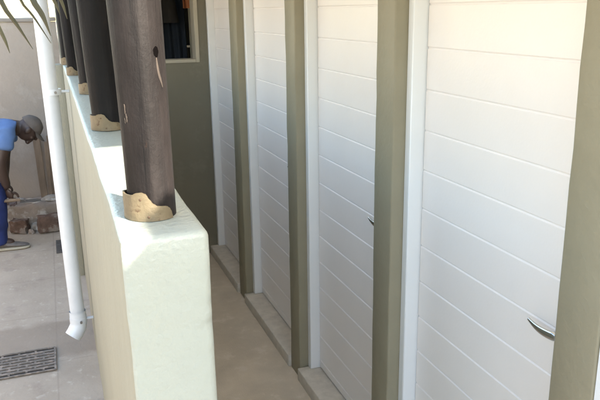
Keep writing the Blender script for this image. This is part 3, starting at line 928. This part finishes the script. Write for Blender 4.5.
# shoes
for s in (-1, 1):
    hx = LEGS[s][2].x - .055; yy = LEGS[s][2].y
    bm, bs = bmesh.new(), bmesh.new()
    prof = [(0, .030, .072), (.03, .036, .085), (.08, .038, .088), (.13, .042, .066), (.19, .047, .050), (.235, .042, .040), (.262, .028, .030), (.272, .012, .022)]
    for bmx, lo, kind in ((bm, .020, 0), (bs, 0.0, 1)):
        rings = []
        for x, hw, h in prof:
            hh = h if kind == 0 else .022
            ww = hw if kind == 0 else hw + .004
            ring = []
            for k in range(14):
                th = 2 * PI * k / 14
                zz = lo + (hh - lo) * (.5 + .5 * math.sin(th)) if kind == 0 else lo + hh * (.5 + .5 * max(-1, min(1, 1.6 * math.sin(th))))
                ring.append(bmx.verts.new((hx + x * (1 if kind == 0 else 1.01), yy + ww * math.cos(th) * (1 if kind else (1 - .25 * max(0, math.sin(th)))), zz - .003)))
            rings.append(ring)
        for p, q in zip(rings, rings[1:]):
            for k in range(14):
                bmx.faces.new((p[k], p[(k + 1) % 14], q[(k + 1) % 14], q[k]))
        bmx.faces.new(rings[0]); bmx.faces.new(rings[-1])
    sh_o = fin('shoe', bm, M['shoe'], person, 60, origin=(hx, yy, 0))
    fin('sole', bs, M['sole'], sh_o, 60, origin=(hx, yy, 0))
# cap: crown and peak
bm = bmesh.new()
bmesh.ops.create_icosphere(bm, subdivisions=4, radius=1)
bmesh.ops.bisect_plane(bm, geom=bm.verts[:] + bm.edges[:] + bm.faces[:], plane_co=(0, 0, .12), plane_no=(0, 0, 1), clear_inner=True)
for v in bm.verts:
    v.co = Vector((v.co.x * .108 - .004, v.co.y * .088, v.co.z * .112 + .012))
    v.co += v.co.normalized() * .004 * noise.noise(v.co * 30)
bmesh.ops.transform(bm, verts=bm.verts, matrix=HM)
cap = fin('cap', bm, M['cap'], person, 60, origin=HD)
bm = bmesh.new()
rows = []
for th in range(2):
    for j in range(6):
        u = j / 5
        row = []
        for i in range(13):
            a = (i / 12 - .5) * 2.2
            ext = .068 * u * max(.0, math.cos(a * .75))
            row.append(bm.verts.new((.100 * math.cos(a) + ext, .084 * math.sin(a), .026 - .014 * u - .02 * math.sin(a) ** 2 * u + .004 * th)))
        rows.append(row)
for th in range(2):
    for j in range(5):
        for i in range(12):
            p, q = rows[th * 6 + j], rows[th * 6 + j + 1]
            bm.faces.new((p[i], p[i + 1], q[i + 1], q[i]))
for i in range(12):
    bm.faces.new((rows[5][i], rows[5][i + 1], rows[11][i + 1], rows[11][i]))
bmesh.ops.transform(bm, verts=bm.verts, matrix=HM)
fin('peak', bm, M['cap'], cap, 60, origin=HD)
# trowel in his near hand
hw_ = ARMS[-1][2] + (ARMS[-1][2] - ARMS[-1][1]).normalized() * .095
tw = thing('trowel', 'small dark plasterer\'s trowel in the worker\'s hand above the ledge', 'trowel', tuple(hw_))
fin('grip', tube(bmesh.new(), [hw_ + Vector((-.05, -.012, .004)), hw_ + Vector((0, -.010, .006)), hw_ + Vector((.06, -.006, .002))], [.011, .014, .011], 12), M['board'], tw, 60, origin=hw_)
fin('shank', tube(bmesh.new(), [hw_ + Vector((.06, -.006, .002)), hw_ + Vector((.085, -.004, .0)), hw_ + Vector((.095, -.003, -.016))], .005, 8), M['steel'], tw, 60, origin=hw_)
bm = bmesh.new()
bl = [(-.0, -.045), (.10, -.045), (.145, -.012), (.145, .012), (.10, .045), (0, .045)]
for zz in (0, .003): pass
A = [bm.verts.new(hw_ + Vector((.055 + x, y, -.018))) for x, y in bl]; C = [bm.verts.new(hw_ + Vector((.055 + x, y, -.015))) for x, y in bl]
bm.faces.new(A); bm.faces.new(C[::-1])
for k in range(6): bm.faces.new((A[k], A[(k + 1) % 6], C[(k + 1) % 6], C[k]))
fin('blade', bm, M['steel'], tw, origin=hw_)

# ------------------------------------------------------------------ palm whose leaflets hang into the top left
PB = Vector((-.95, 1.75, 0))
palm = thing('palm_tree', 'slender palm with narrow olive leaflets hanging over the white downpipe', 'palm', tuple(PB))
bm = bmesh.new()
pts, rs = [], []
for k in range(40):
    v = k / 39
    pts.append(PB + Vector((.05 * v * v, -.05 * v, 2.15 * v))); rs.append(.062 - .018 * v + (.005 if k % 2 else 0))
fin('trunk', tube(bm, pts, rs, 18), M['bark'], palm, 50, origin=PB)
CR = PB + Vector((.05, -.05, 2.15))
def leaflet(bm, pts, wid):
    """narrow folded blade with a little thickness; pts = centre line, wid = full widths"""
    P = [Vector(p) for p in pts]
    # resample
    Q, W = [], []
    for (p, q, a, b) in zip(P, P[1:], wid, wid[1:]):
        for k in range(5):
            Q.append(p.lerp(q, k / 5)); W.append(a + (b - a) * k / 5)
    Q.append(P[-1]); W.append(wid[-1])
    for _ in range(3):
        Q = [Q[0]] + [(Q[i - 1] + Q[i] * 2 + Q[i + 1]) / 4 for i in range(1, len(Q) - 1)] + [Q[-1]]
    rows = []
    for i, p in enumerate(Q):
        t = (Q[min(i + 1, len(Q) - 1)] - Q[max(i - 1, 0)]).normalized()
        s = t.cross(Vector((.25, 1, .15))).normalized()
        nrm = s.cross(t).normalized()
        h = W[i] / 2
        rows.append([bm.verts.new(p - s * h + nrm * h * .45), bm.verts.new(p - nrm * .0006), bm.verts.new(p + s * h + nrm * h * .45), bm.verts.new(p + nrm * .0009)])
    for p, q in zip(rows, rows[1:]):
        for k in range(4):
            bm.faces.new((p[k], p[(k + 1) % 4], q[(k + 1) % 4], q[k]))
# the frond that reaches over the yard
fr = [CR, CR + Vector((.20, -.02, .12)), CR + Vector((.46, -.06, .12)), CR + Vector((.68, -.10, .02)), CR + Vector((.84, -.13, -.14)), CR + Vector((.93, -.15, -.27))]
Fp = []
for p, q in zip(fr, fr[1:]):
    for k in range(6): Fp.append(p.lerp(q, k / 6))
Fp.append(fr[-1])
for _ in range(4):
    Fp = [Fp[0]] + [(Fp[i - 1] + Fp[i] * 2 + Fp[i + 1]) / 4 for i in range(1, len(Fp) - 1)] + [Fp[-1]]
frond = fin('frond', tube(bmesh.new(), Fp, [.009 * (1 - .75 * i / len(Fp)) + .0015 for i in range(len(Fp))], 8), M['stem'], palm, 60, origin=CR)
spec = [  # mid and tip of the leaflets that hang into view
    ([(-.085, 1.55, 1.719), (-.061, 1.55, 1.683), (-.033, 1.55, 1.628)], [.007, .011, .008, .001], 20),
    ([(-.100, 1.50, 1.700), (-.082, 1.50, 1.650), (-.076, 1.50, 1.624)], [.007, .010, .007, .001], 17),
    ([(-.052, 1.60, 1.727), (-.028, 1.60, 1.699), (.004, 1.60, 1.637)], [.006, .0065, .005, .001], 24),
    ([(-.027, 1.50, 1.730), (-.007, 1.50, 1.698), (.005, 1.50, 1.655)], [.008, .013, .011, .001], 25),
    ([(.026, 1.50, 1.740), (.035, 1.50, 1.713), (.040, 1.50, 1.688)], [.006, .008, .006, .001], 29),
    ([(.012, 1.50, 1.740), (.023, 1.50, 1.712), (.027, 1.50, 1.697)], [.008, .009, .006, .001], 27)]
for p, wd, k in spec:
    bm = bmesh.new()
    leaflet(bm, [Fp[k]] + p, wd)
    fin('leaflet', bm, M['leaf'], frond, 60, origin=Fp[k])
for k in range(5, 29, 1):                           # the rest of the frond, above and beside the frame
    for s in (-1, 1):
        if s > 0 and k > 14: continue
        if s < 0 and k > 26: continue
        bm = bmesh.new()
        p = Fp[k]
        d = Vector((.16, s * .30, .10)) * random.uniform(.8, 1.1)
        leaflet(bm, [p, p + d * .5 + Vector((0, 0, .03)), p + d + Vector((.03, 0, -.06))], [.008, .016, .001])
        fin('leaflet', bm, M['leaf'], frond, 60, origin=p)
for az in (60, 110, 160, 205, 250, 300, 335):
    a = math.radians(az)
    d = Vector((math.cos(a), math.sin(a), 0))
    P = [CR + d * (.85 * t) + Vector((0, 0, .34 * t - .62 * t * t)) for t in [i / 20 for i in range(21)]]
    bm = tube(bmesh.new(), P, [.009 * (1 - .8 * i / 20) + .0015 for i in range(21)], 6)
    sd_ = d.cross(Vector((0, 0, 1)))
    for i in range(3, 21):
        for s in (-1, 1):
            L = .30 * (1 - .6 * abs(i / 20 - .45))
            e = P[i] + (sd_ * s * .8 + d * .55).normalized() * L + Vector((0, 0, -.10))
            leaflet(bm, [P[i], P[i].lerp(e, .5) + Vector((0, 0, .05)), e], [.008, .017, .001])
    fin('frond', bm, [M['leaf']], palm, 60, origin=CR)

for o in S.objects:
    if '_w' in o: del o['_w']
